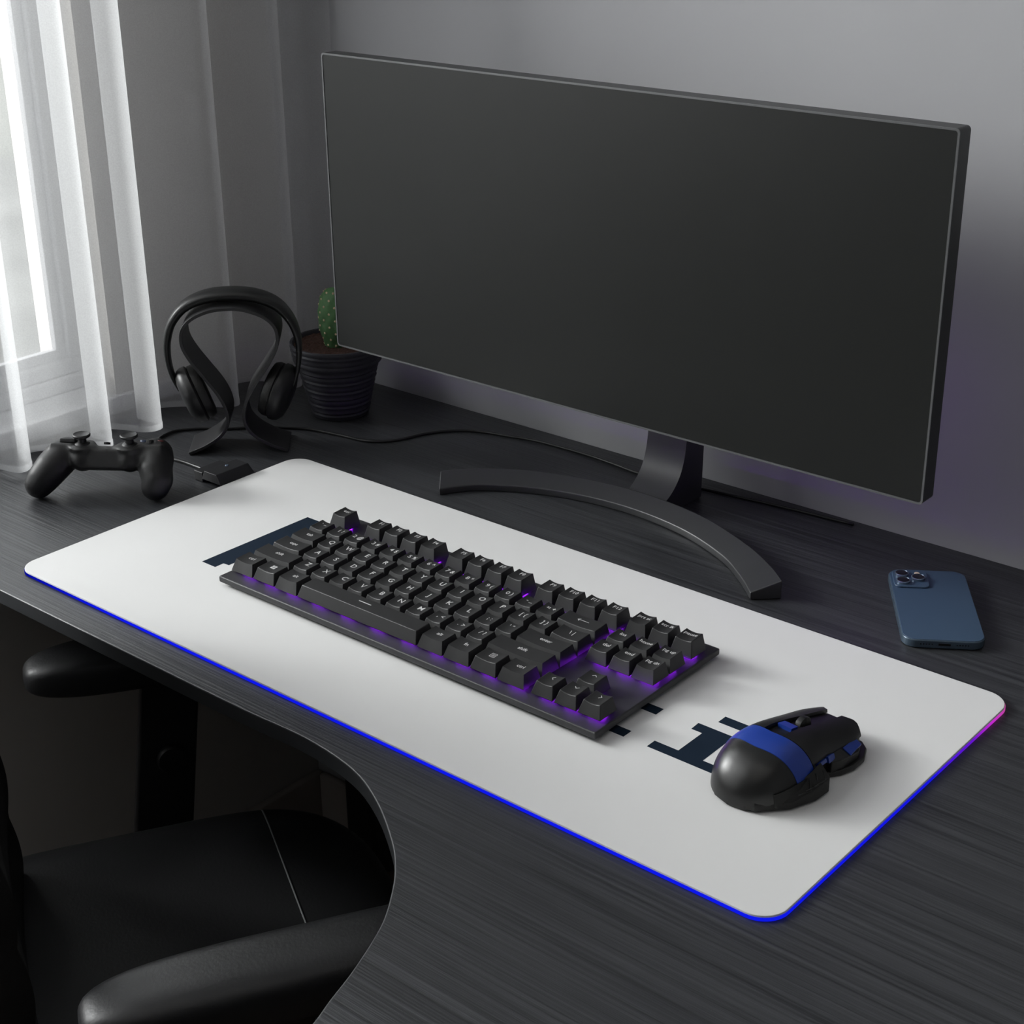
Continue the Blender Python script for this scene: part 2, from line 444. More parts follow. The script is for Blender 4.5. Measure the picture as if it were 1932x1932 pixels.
# ------------------------------------------------------------------ desk
front = [(-.213,-.322),(.10,-.322),(.25,-.322)]
curve = catmull([(.25,-.322,0),(.30,-.3215,0),(.3538,-.3200,0),(.4005,-.3265,0),(.4366,-.3420,0),(.4712,-.3650,0),(.4898,-.3818,0),(.5024,-.3969,0),(.5151,-.4156,0),(.5231,-.4320,0),(.5327,-.4572,0),(.5393,-.4790,0),(.5450,-.4962,0),(.553,-.53,0),(.560,-.58,0),(.563,-.66,0),(.564,-.80,0)], 5)
poly = front[:-1] + [(p.x, p.y) for p in curve] + [(.575,-.825),(.60,-.835),(1.25,-.835),(1.27,-.82),(1.28,-.80),(1.28,.193),(-.213,.193)]
DT = -.0125
desk = empty('desk', (.5, -.1, FZ))
def under(o, root):
    o.parent = root; o.matrix_parent_inverse = Matrix.Translation(-root.location) if root.rotation_euler.z == 0 else (Matrix.Translation(root.location) @ root.rotation_euler.to_matrix().to_4x4()).inverted()
    return o
bm = bmesh.new()
top = [bm.verts.new((x, y, 0)) for x, y in poly]; bot = [bm.verts.new((x, y, DT)) for x, y in poly]
ft = bm.faces.new(top); bm.faces.new(bot[::-1])
for i in range(len(poly)):
    f = bm.faces.new((bot[i], bot[(i+1) % len(poly)], top[(i+1) % len(poly)], top[i])); f.material_index = 1
dt = bm_obj('desktop', bm, [M['desk'], M['desk_edge']])
mb = dt.modifiers.new('bevel', 'BEVEL'); mb.width = .0011; mb.segments = 3; mb.limit_method = 'ANGLE'; mb.angle_limit = radians(50); mb.material = 1; mb.harden_normals = False
autosmooth_wn(dt)
under(dt, desk)
for (x0, y0, x1, y1) in ((-.125,.145,-.085,.180),(1.20,-.80,1.24,.17),(.62,-.80,1.18,-.77)):
    under(box('leg', (x0, y0, FZ), (x1, y1, DT-.0002), M['chair_plastic'], bev=.003), desk)
tag(desk, 'black woodgrain desk with a curved cut-out front edge standing against the grey wall', 'desk')

# ------------------------------------------------------------------ desk mat
PW, PH, PT = .6785, .2948, .0035
pad = empty('mouse_pad', (0, 0, 0))
pr_ = rrect(PW/2, -PH/2, PW/2, PH/2, .0165, 10)
# LED light guide around the rim, a thin translucent tube under the cloth edge
gz = []
o = prism('led_rim', rrect(PW/2, -PH/2, PW/2+.0005, PH/2+.0005, .0170, 10), .0002, .0022, M['led'], pad)
cl = prism('cloth', pr_, .0003, PT, M['pad_top'], pad, bev=.0005, seg=2)
def flat_print(name, poly, parent, mat, z, th=.00012):
    return prism(name, poly, z, z+th, mat, parent)
shapes = [
 [(.1052,-.198),(.1207,-.198),(.1207,-.1897),(.1265,-.1892),(.1265,-.0883),(.1070,-.0883)],
 [(.4950,-.1965),(.5098,-.1965),(.5098,-.1880),(.4950,-.1880)],
 [(.4950,-.1620),(.5101,-.1620),(.5101,-.1534),(.4950,-.1534)],
 [(.5277,-.1963),(.5830,-.1963),(.5830,-.1880),(.5635,-.1880),(.5635,-.1534),(.5370,-.1534),(.5374,-.1620),(.5456,-.1620),(.5455,-.1880),(.5277,-.1880)],
 [(.5460,-.1445),(.5635,-.1445),(.5635,-.1361),(.5460,-.1361)],
]
for shp in shapes:
    o = flat_print('printed_letter', shp, pad, M['print'], PT+.00001, .00011)
    o['label'] = 'dark navy printed slab lettering'
tag(pad, 'large white desk mat with rounded corners, navy lettering and a glowing blue rim', 'mouse pad')

# ------------------------------------------------------------------ keyboard
U = .01905
KB = empty('keyboard', (.1525, -.08788, PT), .0049)
CT = .0118-PT-.0003     # case top, local z above the mat
cx0, cx1, cyf, cyb = -.00534, .34855, -.12878, .01153
bm = bmesh.new()
add_box(bm, (cx0, cyf, .0030), (cx1, cyb, CT))
case = bm_obj('case', bm, M['case'], KB); bevel_mod(case, .0011, 3)
box('bottom_tray', (cx0+.006, cyf+.006, .0002), (cx1-.006, cyb-.006, .0032), M['case_low'], KB, .001)
INX, INB = .0030, .0016     # the apex of each cap sits inside its cell by this much
def cap_mesh(wu, top, flat=False, nx=10, ny=6):
    """keycap for a key wu units wide; origin = back left corner of its cell at the case top"""
    w = wu*U; g = .0005
    bx0, bx1, by0, by1 = g, w-g, -U+g, -g
    tx0, tx1, ty0, ty1 = INX, w-INX, -U+.0040, -INB
    z0 = .0018; d = .0 if flat else .0011
    V = []; F = []
    def dish(x, y):
        t = (x-(tx0+tx1)/2)/((tx1-tx0)/2)
        return top - d*(1-t*t) - .0006*((y-ty1)/(ty0-ty1))
    if wu > 3: nx = 24
    for j in range(ny+1):
        for i in range(nx+1):
            x = tx0+(tx1-tx0)*i/nx; y = ty0+(ty1-ty0)*j/ny
            V.append((x, y, dish(x, y)))
    idx = lambda i, j: j*(nx+1)+i
    for j in range(ny):
        for i in range(nx): F.append((idx(i, j), idx(i+1, j), idx(i+1, j+1), idx(i, j+1)))
    ring = [idx(i, 0) for i in range(nx+1)] + [idx(nx, j) for j in range(1, ny+1)] + [idx(i, ny) for i in range(nx-1, -1, -1)] + [idx(0, j) for j in range(ny-1, 0, -1)]
    base = []
    for k in ring:
        x, y, z = V[k]
        u = (x-tx0)/(tx1-tx0); v = (y-ty0)/(ty1-ty0)
        base.append(len(V)); V.append((bx0+(bx1-bx0)*u, by0+(by1-by0)*v, z0))
    n = len(ring)
    for k in range(n): F.append((ring[k], base[k], base[(k+1) % n], ring[(k+1) % n]))
    F.append(tuple(base[::-1]))
    return V, F, dish, (tx0, tx1, ty0, ty1)

def text_mesh(txt, size):
    cu = bpy.data.curves.new('t', 'FONT'); cu.body = txt; cu.size = size; cu.align_x = 'CENTER'; cu.align_y = 'CENTER'
    cu.resolution_u = 3; cu.offset = size*.012
    ob = bpy.data.objects.new('t', cu); COL.objects.link(ob)
    dg = bpy.context.evaluated_depsgraph_get()
    me = ob.evaluated_get(dg).to_mesh()
    V = [tuple(v.co) for v in me.vertices]; F = [tuple(p.vertices) for p in me.polygons]
    ob.evaluated_get(dg).to_mesh_clear()
    bpy.data.objects.remove(ob); bpy.data.curves.remove(cu)
    return V, F

def rects(*rs):
    V = []; F = []
    for (x0, y0, x1, y1) in rs:
        k = len(V); V += [(x0, y0, 0), (x1, y0, 0), (x1, y1, 0), (x0, y1, 0)]; F.append((k, k+1, k+2, k+3))
    return V, F
def strokes(lines, w):
    V = []; F = []
    for (ax, ay, bx, by) in lines:
        d = Vector((bx-ax, by-ay)); d.normalize(); n = Vector((-d.y, d.x))*w/2; e = d*w/2
        k = len(V)
        V += [(ax-e.x+n.x, ay-e.y+n.y, 0), (ax-e.x-n.x, ay-e.y-n.y, 0), (bx+e.x-n.x, by+e.y-n.y, 0), (bx+e.x+n.x, by+e.y+n.y, 0)]
        F.append((k, k+1, k+2, k+3))
    return V, F
a_ = .0012
SYM = {
 'WIN': rects((-.0022,-.0022,-.0002,-.0002),(.0002,-.0022,.0022,-.0002),(-.0022,.0002,-.0002,.0022),(.0002,.0002,.0022,.0022)),
 'MENU': strokes([(-.002,-.0022,.002,-.0022),(-.002,.0022,.002,.0022),(-.002,-.0022,-.002,.0022),(.002,-.0022,.002,.0022),(-.001,.001,.001,.001),(-.001,0,.001,0),(-.001,-.001,.001,-.001)], .0004),
 'BACK': strokes([(-.0045,0,.0045,0),(-.0045,0,-.003,.0013),(-.0045,0,-.003,-.0013)], .0005),
 'DASH': strokes([(-.005,0,.005,0)], .0008),
 'UP': strokes([(-.0015,-.0005,0,.0009),(0,.0009,.0015,-.0005)], .0005),
 'DN': strokes([(-.0015,.0005,0,-.0009),(0,-.0009,.0015,.0005)], .0005),
 'LT': strokes([(.0006,-.0015,-.0008,0),(-.0008,0,.0006,.0015)], .0005),
 'RT': strokes([(-.0006,-.0015,.0008,0),(.0008,0,-.0006,.0015)], .0005),
}
RF = .3157+1
rows = [
 ('F', [(0,1,'esc'),(2,1,'F1'),(3,1,'F2'),(4,1,'F3'),(5,1,'F4'),(6.5,1,'F5'),(7.5,1,'F6'),(8.5,1,'F7'),(9.5,1,'F8'),(11,1,'F9'),(12,1,'F10'),(13,1,'F11'),(14,1,'F12'),(15.25,1,'prt sc'),(16.25,1,'scr lk'),(17.25,1,'pause')]),
 (1, [(0,1,'` ~'),(1,1,'1 !'),(2,1,'2 @'),(3,1,'3 #'),(4,1,'4 $'),(5,1,'5 %'),(6,1,'6 ^'),(7,1,'7 &'),(8,1,'8 *'),(9,1,'9 ('),(10,1,'0 )'),(11,1,'- _'),(12,1,'= +'),(13,2,'BACK'),(15.25,1,'ins'),(16.25,1,'home'),(17.25,1,'pg up')]),
 (2, [(0,1.5,'tab')]+[(1.5+i,1,c) for i, c in enumerate('QWERTYUIOP')]+[(11.5,1,'[ {'),(12.5,1,'] }'),(13.5,1.5,'\\ |'),(15.25,1,'del'),(16.25,1,'end'),(17.25,1,'pg dn')]),
 (3, [(0,1.75,'caps')]+[(1.75+i,1,c) for i, c in enumerate('ASDFGHJKL')]+[(10.75,1,'; :'),(11.75,1,"' \""),(12.75,2.25,'enter')]),
 (4, [(0,2.25,'shift')]+[(2.25+i,1,c) for i, c in enumerate('ZXCVBNM')]+[(9.25,1,', <'),(10.25,1,'. >'),(11.25,1,'/ ?'),(12.25,2.75,'shift'),(16.25,1,'UP')]),
 (5, [(0,1.25,'ctrl'),(1.25,1.25,'WIN'),(2.5,1.25,'alt'),(3.75,6.25,'DASH'),(10,1.25,'alt'),(11.25,1.25,'fn'),(12.5,1.25,'MENU'),(13.75,1.25,'ctrl'),(15.25,1,'LT'),(16.25,1,'DN'),(17.25,1,'RT')]),
]
glowV = []; glowF = []
for row, keys in rows:
    yb = INB if row == 'F' else INB - (row + .3157)*U
    top = .01944 - CT + (.0024 if row == 'F' else 0)
    for (kx, wu, leg) in keys:
        V, F, dish, (tx0, tx1, ty0, ty1) = cap_mesh(wu, top, flat=(leg == 'DASH'))
        mi = [0]*len(F)
        if leg in SYM: LV, LF = SYM[leg]
        else:
            sz_ = .0066 if len(leg) == 1 else (.0056 if len(leg) == 3 and leg[1] == ' ' else (.0048 if len(leg) <= 3 else .0045))
            LV, LF = text_mesh(leg, sz_)
        lx = (tx0+tx1)/2; ly = ty1 - (.0042 if row in ('F',) or kx > 15 else .0052)
        if leg == 'DASH': ly = (ty0+ty1)/2+.001
        if leg == 'DASH': LV = [(x*1.1, y, z) for x, y, z in LV]
        if leg in ('shift', 'enter', 'tab', 'caps', 'BACK', 'WIN', 'MENU', 'ctrl', 'alt'): ly = (ty0+ty1)/2 + .0012
        k = len(V)
        for (x, y, z) in LV: V.append((x+lx, y+ly, dish(x+lx, y+ly)+.00010))
        F += [tuple(k+i for i in f) for f in LF]; mi += [1]*len(LF)
        me = bpy.data.meshes.new('keycap'); me.from_pydata(V, [], F)
        me.materials.append(M['key']); me.materials.append(M['legend'])
        for p, i in zip(me.polygons, mi): p.material_index = i
        bm = bmesh.new(); bm.from_mesh(me)
        for e in bm.edges:
            if len(e.link_faces) == 2 and e.calc_face_angle(0) > radians(30): e.smooth = False
        for f in bm.faces:
            f.smooth = True
            if f.material_index == 1 and f.normal.z < 0: f.normal_flip()
        bmesh.ops.recalc_face_normals(bm, faces=[f for f in bm.faces if f.material_index == 0])
        bm.to_mesh(me); bm.free()
        o = bpy.data.objects.new('keycap' if leg != 'DASH' else 'space_bar', me); link(o, KB)
        o.location = (kx*U - INX, yb, CT)
        m = o.modifiers.new('bevel', 'BEVEL'); m.width = .0004; m.segments = 2; m.limit_method = 'ANGLE'; m.angle_limit = radians(40)
        # the light under this cap
        n_led = 1 if wu < 3 else 4
        for q in range(n_led):
            gx = kx*U - INX + wu*U*(q+.5)/n_led; gy = yb - U/2; r_ = .0055; k = len(glowV)
            for z in (CT+.0001, CT+.0009):
                for sx, sy in ((-1,-1),(1,-1),(1,1),(-1,1)): glowV.append((gx+sx*r_, gy+sy*.0026, z))
            glowF += [(k+4,k+5,k+6,k+7),(k,k+1,k+5,k+4),(k+1,k+2,k+6,k+5),(k+2,k+3,k+7,k+6),(k+3,k,k+4,k+7),(k,k+3,k+2,k+1)]
bl = mesh_obj('led_backlight', glowV, glowF, M['glow'], KB); bl['label'] = 'purple backlight under the keys'
tag(KB, 'black compact mechanical keyboard with purple backlight lying on the white desk mat', 'keyboard')

# ------------------------------------------------------------------ mouse
MS = empty('computer_mouse', (.6065, -.1600, PT), radians(-5))
L0, L1 = -.0595, .0500
def prof(y, pts):
    for (a, va), (b, vb) in zip(pts[:-1], pts[1:]):
        if y <= b:
            t = (y-a)/(b-a); t = t*t*(3-2*t) if len(pts) < 0 else t
            return va+(vb-va)*t
    return pts[-1][1]
def smooth_prof(pts):
    c = catmull([(p[0], p[1], 0) for p in pts], 12)
    xs = [(v.x, v.y) for v in c]
    return lambda y: prof(y, xs)
wr = smooth_prof([(-.0595,.001),(-.0575,.0105),(-.051,.0195),(-.040,.0265),(-.025,.0290),(-.008,.0275),(.008,.0255),(.024,.0250),(.038,.0245),(.050,.0210)])
wl = smooth_prof([(-.0595,.001),(-.0575,.0105),(-.051,.0190),(-.040,.0250),(-.025,.0275),(-.008,.0265),(.008,.0255),(.024,.0250),(.038,.0235),(.050,.0190)])
hh = smooth_prof([(-.0595,.0035),(-.0575,.0105),(-.051,.0195),(-.042,.0262),(-.028,.0300),(-.012,.0300),(.004,.0268),(.020,.0225),(.036,.0185),(.050,.0150)])
def msurf(y, t, off=0):
    """t 0 = right bottom edge, 1 = left bottom edge"""
    a = pi*t; c_, s_ = cos(a), sin(a)
    w = (wr(y) if c_ > 0 else wl(y)); h = hh(y)
    e = .72
    x = w*(abs(c_)**e)*(1 if c_ > 0 else -1); z = h*(abs(s_)**.80)
    n = Vector((c_/max(w, .004), 0, s_/max(h, .004))).normalized()
    return Vector((x, y, z+.0012)) + n*off
def mpatch(name, ylo, yhi, t0, t1, off, th, mat, ny=24, nt=24, smooth=True):
    """patch with thickness; ylo/yhi are functions of t"""
    V = []; F = []
    for s_ in (off, off-th):
        for j in range(ny+1):
            for i in range(nt+1):
                t = t0+(t1-t0)*i/nt; y = ylo(t)+(yhi(t)-ylo(t))*j/ny
                V.append(msurf(max(L0, min(L1, y)), t, s_))
    N = (ny+1)*(nt+1); ix = lambda s, i, j: s*N + j*(nt+1)+i
    for j in range(ny):
        for i in range(nt):
            F.append((ix(0,i,j),ix(0,i+1,j),ix(0,i+1,j+1),ix(0,i,j+1))); F.append((ix(1,i,j),ix(1,i,j+1),ix(1,i+1,j+1),ix(1,i+1,j)))
    for i in range(nt):
        F.append((ix(0,i,0),ix(1,i,0),ix(1,i+1,0),ix(0,i+1,0))); F.append((ix(0,i,ny),ix(0,i+1,ny),ix(1,i+1,ny),ix(1,i,ny)))
    for j in range(ny):
        F.append((ix(0,0,j),ix(0,0,j+1),ix(1,0,j+1),ix(1,0,j))); F.append((ix(0,nt,j),ix(1,nt,j),ix(1,nt,j+1),ix(0,nt,j+1)))
    o = mesh_obj(name, V, F, mat, MS); 
    return autosmooth(o, 38) if smooth else o
# base slab following the stepped outline of the sides
outl = [(.000,-.0595),(.011,-.0575),(.0185,-.051),(.0275,-.037),(.0345,-.018),(.0345,-.0075),(.0275,-.0045),(.0250,.004),(.0300,.012),(.0325,.022),(.0315,.034),(.0265,.044),(.020,.049),(-.019,.049),(-.0245,.040),(-.0255,.022),(-.0265,0),(-.028,-.025),(-.024,-.042),(-.012,-.0565)]
prism('base_plate', outl, .0005, .0045, M['m_black'], MS, bev=.0012, seg=2)
mpatch('palm_shell', lambda t: L0, lambda t: -.0355 + .0143*abs(t-.5), .02, .98, 0, .0015, M['m_gloss'], 34, 40)
band_lo = lambda t: -.0357 + .0143*abs(t-.5)
band_hi = lambda t: -.0185 + .0150*abs(t-.5)
mpatch('blue_band', lambda t: band_lo(t)+.0002, lambda t: band_hi(t), .095, .905, .0004, .002, M['m_blue'], 12, 40)
mpatch('inner_body', lambda t: -.036+.02*abs(t-.5), lambda t: .046, .02, .98, -.0022, .001, M['m_black'], 24, 30)
# click buttons with a channel between
mpatch('click_button', lambda t: band_hi(t)+.0006, lambda t: .0500-.010*max(0, (.30-t)/.30) - .004*max(0, (t-.36)/.1), .150, .455, .0004, .0022, M['m_black'], 24, 16)
mpatch('click_button', lambda t: band_hi(t)+.0006, lambda t: .0500-.010*max(0, (t-.70)/.30) - .004*max(0, (.64-t)/.1), .545, .850, .0004, .0022, M['m_black'], 24, 16)
# wheel, dpi button
m_ = frame_mtx(msurf(.0125, .5) + Vector((0, 0, -.0032)), (1, 0, 0))
lathe('scroll_wheel', [(0,-.0028),(.0048,-.0028),(.0062,-.0018),(.0064,0),(.0062,.0018),(.0048,.0028),(0,.0028)], M['rubber'], MS, 32, m_, fn=lambda v, a: v*(1+.02*cos(a*24)) if v.length > .005 else v)
mpatch('dpi_button', lambda t: -.0065, lambda t: .0005, .470, .530, .0006, .003, M['m_blue'], 4, 4)
# right side: rubber panel, wing, blue side buttons, front lug
mpatch('side_panel', lambda t: -.046, lambda t: -.006, .015, .112, .0010, .002, M['m_side'], 16, 8)
def loft(name, sections, mat, parent, bev=.0006):
    V = []; F = []; n = len(sections[0])
    for s_ in sections: V += s_
    for j in range(len(sections)-1):
        for i in range(n): F.append((j*n+i, j*n+(i+1) % n, (j+1)*n+(i+1) % n, (j+1)*n+i))
    F.append(tuple(range(n))[::-1]); F.append(tuple((len(sections)-1)*n+i for i in range(n)))
    o = mesh_obj(name, V, F, mat, parent); 
    if bev: bevel_mod(o, bev, 2)
    return o
loft('thumb_wing', [
  [(.010,-.0560,.0015),(.0165,-.0555,.0015),(.0160,-.0550,.006),(.012,-.053,.0085)],
  [(.020,-.038,.0015),(.0300,-.038,.0015),(.0300,-.038,.0055),(.0262,-.036,.0125)],
  [(.020,-.020,.0015),(.0352,-.021,.0015),(.0352,-.020,.0095),(.0282,-.017,.0165)],
  [(.020,-.0068,.0015),(.0352,-.0078,.0015),(.0352,-.0078,.0120),(.0272,-.0068,.0180)]], M['m_side'], MS)
for k in range(3):   # chevron grooves as slim raised ribs
    yc = -.0290+.0062*k
    V = [];
    tube('grip_rib', [(.0322+.0011*k, yc-.006, .0105+.0005*k), (.0336+.0006*k, yc+.0045, .0095+.0010*k), (.0300, yc+.0075, .0150)], .00045, M['m_black'], MS, 6)
loft('front_lug', [
  [(.018,.006,.0035),(.0265,.006,.0035),(.0270,.006,.0115),(.020,.006,.0155)],
  [(.018,.014,.0025),(.0290,.014,.0025),(.0300,.014,.0115),(.020,.014,.0155)],
  [(.018,.030,.0025),(.0290,.030,.0025),(.0300,.030,.0095),(.020,.030,.0135)],
  [(.016,.042,.0025),(.0220,.042,.0025),(.0235,.042,.0075),(.018,.042,.0105)]], M['m_black'], MS)
mpatch('side_button', lambda t: -.0080, lambda t: .0010, .118, .145, .0016, .003, M['m_blue'], 4, 3)
mpatch('side_button', lambda t: .0030, lambda t: .0100, .100, .150, .0020, .003, M['m_blue'], 4, 3)
loft('lug_accent', [
  [(.0240,.021,.0125),(.0300,.021,.0106),(.0300,.021,.0116),(.0240,.021,.0140)],
  [(.0215,.038,.0105),(.0262,.038,.0088),(.0262,.038,.0098),(.0215,.038,.0120)]], M['m_blue'], MS, .0003)
tag(MS, 'black gaming mouse with blue band and side buttons on the white mat', 'mouse')

# ------------------------------------------------------------------ monitor
MX0, MX1, MY, MZ0, MZ1 = .0281, .5880, .0300, .1055, .3548
mon = empty('monitor', (.311, .07, 0))
MI = Matrix.Translation((-.311, -.07, 0))
def mp(o): o.parent = mon; o.matrix_parent_inverse = MI; return o
def xzprism(name, poly, y0, y1, mat, bev=0, seg=2):
    bm = bmesh.new()
    a = [bm.verts.new((x, y0, z)) for x, z in poly]; b = [bm.verts.new((x, y1, z)) for x, z in poly]; n = len(poly)
    bm.faces.new(a); bm.faces.new(b[::-1])
    for i in range(n): bm.faces.new((a[i], b[i], b[(i+1) % n], a[(i+1) % n]))
    o = bm_obj(name, bm, mat)
    if bev: bevel_mod(o, bev, seg)
    return o
cxm, czm = (MX0+MX1)/2, (MZ0+MZ1)/2; hxm, hzm = (MX1-MX0)/2, (MZ1-MZ0)/2
mp(xzprism('housing', rrect(cxm, czm, hxm, hzm, .0030, 6), MY+.0010, MY+.0160, M['mon'], .0008))
# slim light rim around the panel
outer = rrect(cxm, czm, hxm, hzm, .0030, 6); inner = rrect(cxm, czm, hxm-.0014, hzm-.0014, .0020, 6)
V = []; F = []; n = len(outer)
for y in (MY+.0012, MY): 
    V += [(x, y, z) for x, z in outer]; V += [(x, y, z) for x, z in inner]
for i in range(n):
    j = (i+1) % n
    F += [(2*n+i, 2*n+j, 3*n+j, 3*n+i), (i, j, 2*n+j, 2*n+i), (n+i, 3*n+i, 3*n+j, n+j), (i, n+i, n+j, j)]
mp(mesh_obj('bezel', V, F, M['mon_rim']))
mp(xzprism('screen', rrect(cxm, czm, hxm-.0015, hzm-.0015, .0020, 6), MY+.0004, MY+.0011, M['screen']))
mp(xzprism('rear_cover', rrect(.311, czm+.01, .11, .075, .02, 8), MY+.0158, MY+.034, M['mon'], .006, 3))
# neck: wide blade that curves forward into the foot
nprof = [(.1010,.0136),(.1065,.0158),(.1155,.0225),(.1230,.0320),(.1275,.0440),(.1298,.0580),(.1305,.0750),(.1305,.1900)]
nb = [(.1560,.1900),(.1560,.0750),(.1560,.0580),(.1558,.0440),(.1556,.0320),(.1552,.0200),(.1548,.0100),(.1545,.0010),(.1010,.0010)]
fr_ = catmull([(0, y, z) for y, z in nprof], 4); full = [(p.y, p.z) for p in fr_] + nb
V = []; F = []; n = len(full)
for x in (.2925, .3312): V += [(x, y, z) for y, z in full]
F.append(tuple(range(n))); F.append(tuple(n+i for i in range(n))[::-1])
for i in range(n): F.append((i, n+i, n+(i+1) % n, (i+1) % n))
nk = mp(mesh_obj('neck', V, F, M['stand'])); autosmooth(nk, 35)
mp(box('mount_arm', (.288, MY+.0335, .165), (.336, .1600, .195), M['stand'], None, .003))
# curved foot
def arc(pts): return catmull([(x, y, 0) for x, y in pts], 8)
inner_c = arc([(.1555,.0188),(.1745,.0455),(.2136,.0695),(.2592,.0840),(.3110,.0878),(.3650,.0795),(.4130,.0600),(.4420,.0400),(.4662,.0185)])
outer_c = arc([(.1440,.0335),(.1600,.0530),(.1980,.0800),(.2520,.0975),(.3110,.1030),(.3720,.0945),(.4290,.0715),(.4640,.0500),(.4835,.0340)])
V = []; n = len(inner_c)
for a, b in zip(inner_c, outer_c):
    V += [(a.x, a.y, 0.0003), (a.x, a.y, .0062), (b.x, b.y, .0155), (b.x, b.y, .0003)]
F = [(0, 1, 2, 3), tuple(4*(n-1)+k for k in (3, 2, 1, 0))]
for i in range(n-1):
    for k in range(4): F.append((4*i+k, 4*i+(k+1) % 4, 4*(i+1)+(k+1) % 4, 4*(i+1)+k))
ft_ = mp(mesh_obj('foot', V, F, M['stand'])); 
m = ft_.modifiers.new('bevel', 'BEVEL'); m.width = .0009; m.segments = 2; m.limit_method = 'ANGLE'; m.angle_limit = radians(35); autosmooth_wn(ft_)
tag(mon, 'wide dark monitor with a switched-off screen on a curved grey stand', 'monitor')

# ------------------------------------------------------------------ phone
PHN = empty('smartphone', (.5800, .0855, 0), radians(33.5-90)+pi/2)
hw, hl = .0285, .0560
prism('frame', rrect(0, 0, hw, hl, .0100, 8), .0004, .0068, M['phone_rim'], PHN, bev=.0011, seg=3)
prism('back_glass', rrect(0, 0, hw-.0008, hl-.0008, .0094, 8), .0066, .00705, M['phone'], PHN, bev=.0002)
cb = prism('camera_bump', rrect(-.0133, .0375, .0128, .0135, .0045, 6), .0070, .0084, M['phone'], PHN, bev=.0005)
for (lx, ly) in ((-.0192, .0435), (-.0192, .0317), (-.0078, .0376)):
    l = lathe('lens', [(0,.0084),(.0050,.0084),(.0052,.0100),(.0048,.0103),(.0044,.0103),(.0043,.0101),(0,.0101)], M['lens_ring'], PHN, 32, Matrix.Translation((lx, ly, 0)))
    g = lathe('lens_glass', [(.0043,.01012),(.0020,.01025),(0,.0103)], M['lens'], l, 32, Matrix.Translation((lx, ly, 0)))
lathe('flash', [(.0020,.0083),(.0020,.0087),(0,.0088)], M['flash'], PHN, 20, Matrix.Translation((-.0078, .0463, 0)))
box('charging_port', (-.0042, -hl-.0001, .0028), (.0042, -hl+.0006, .0048), M['lens'], PHN, .0003)
bm = bmesh.new()
for k in range(5):
    for s_ in (-1, 1): add_box(bm, (s_*(.0085+.0019*k)-.0004, -hl-.00008, .0034), (s_*(.0085+.0019*k)+.0004, -hl+.0003, .0042))
bm_obj('speaker_holes', bm, M['lens'], PHN)
box('side_button', (-hw-.0004, .012, .0028), (-hw+.0003, .022, .0046), M['phone_rim'], PHN, .0003)
tag(PHN, 'dark blue smartphone lying face down with three camera lenses, right of the monitor stand', 'phone')

# ------------------------------------------------------------------ potted cactus
PT_ = empty('potted_cactus', (-.058, .1100, 0))
prof_ = [(0,.0005),(.0265,.0005),(.0275,.002)]
for k in range(0, 27):
    z = .003 + .049*k/26; r = .0277 + .0112*(k/26)
    prof_.append((r + .0006*sin(k*2.4), z))
prof_ += [(.0395,.0535),(.0420,.0545)]
for k in range(0, 9): prof_.append((.0422+.0026*k/8 + .0005*sin(k*2.4), .055+.015*k/8))
prof_ += [(.0450,.0722),(.0445,.0732),(.0425,.0732),(.0418,.0722),(.0412,.066),(.0405,.060),(0,.060)]
lathe('pot', prof_, M['pot'], PT_, 72, fn=lambda v, a: Vector((v.x*(1+.006*noise.noise(Vector((cos(a)*2, sin(a)*2, v.z*90)))), v.y*(1+.006*noise.noise(Vector((cos(a)*2, sin(a)*2, v.z*90)))), v.z+.0006*noise.noise(Vector((cos(a)*2, sin(a)*2, 5))))))
sb = bmesh.new(); bmesh.ops.create_circle(sb, cap_ends=False, segments=64, radius=.041)
bmesh.ops.delete(sb, geom=sb.verts[:], context='VERTS')
V = [(0, 0, .070)]; F = []
for j in range(1, 25):
    for k in range(72):
        a = 2*pi*k/72; r = .0410*j/24
        V.append((r*cos(a), r*sin(a), .0695 + .0018*noise.noise(Vector((r*cos(a)*220, r*sin(a)*220, 0))) + .0012*noise.noise(Vector((r*cos(a)*600, r*sin(a)*600, 4)))))
for k in range(72): F.append((0, 1+k, 1+(k+1) % 72))
for j in range(23):
    for k in range(72): F.append((1+j*72+k, 1+(j+1)*72+k, 1+(j+1)*72+(k+1) % 72, 1+j*72+(k+1) % 72))
sb.free()
so = mesh_obj('soil', V, F, M['soil'], PT_, smooth=True)
# cactus pad: bumpy barrel with small tubercles, pale areoles at their tips
V = []; F = []; NS, NZ = 56, 46; cpos = (.002, -.004)
def cact(a, t):
    z = t; r = .0162*(.66+.34*min(1, t/.42)*min(1, t/.42)*(3-2*min(1, t/.42)))*(1 if t < .5 else sqrt(max(0, 1-((t-.5)/.5)**2.6)))
    rr = r*(1+.045*cos(a*8 + 6*t)*cos(t*26))
    return Vector((cpos[0]+rr*cos(a), cpos[1]+rr*sin(a)*.8, .066+.060*t))
for j in range(NZ+1):
    for k in range(NS): V.append(cact(2*pi*k/NS, j/NZ*.999))
for j in range(NZ):
    for k in range(NS): F.append((j*NS+k, j*NS+(k+1) % NS, (j+1)*NS+(k+1) % NS, (j+1)*NS+k))
F.append(tuple(NZ*NS+k for k in range(NS)))
cc = mesh_obj('cactus', V, F, M['cactus'], PT_, smooth=True)
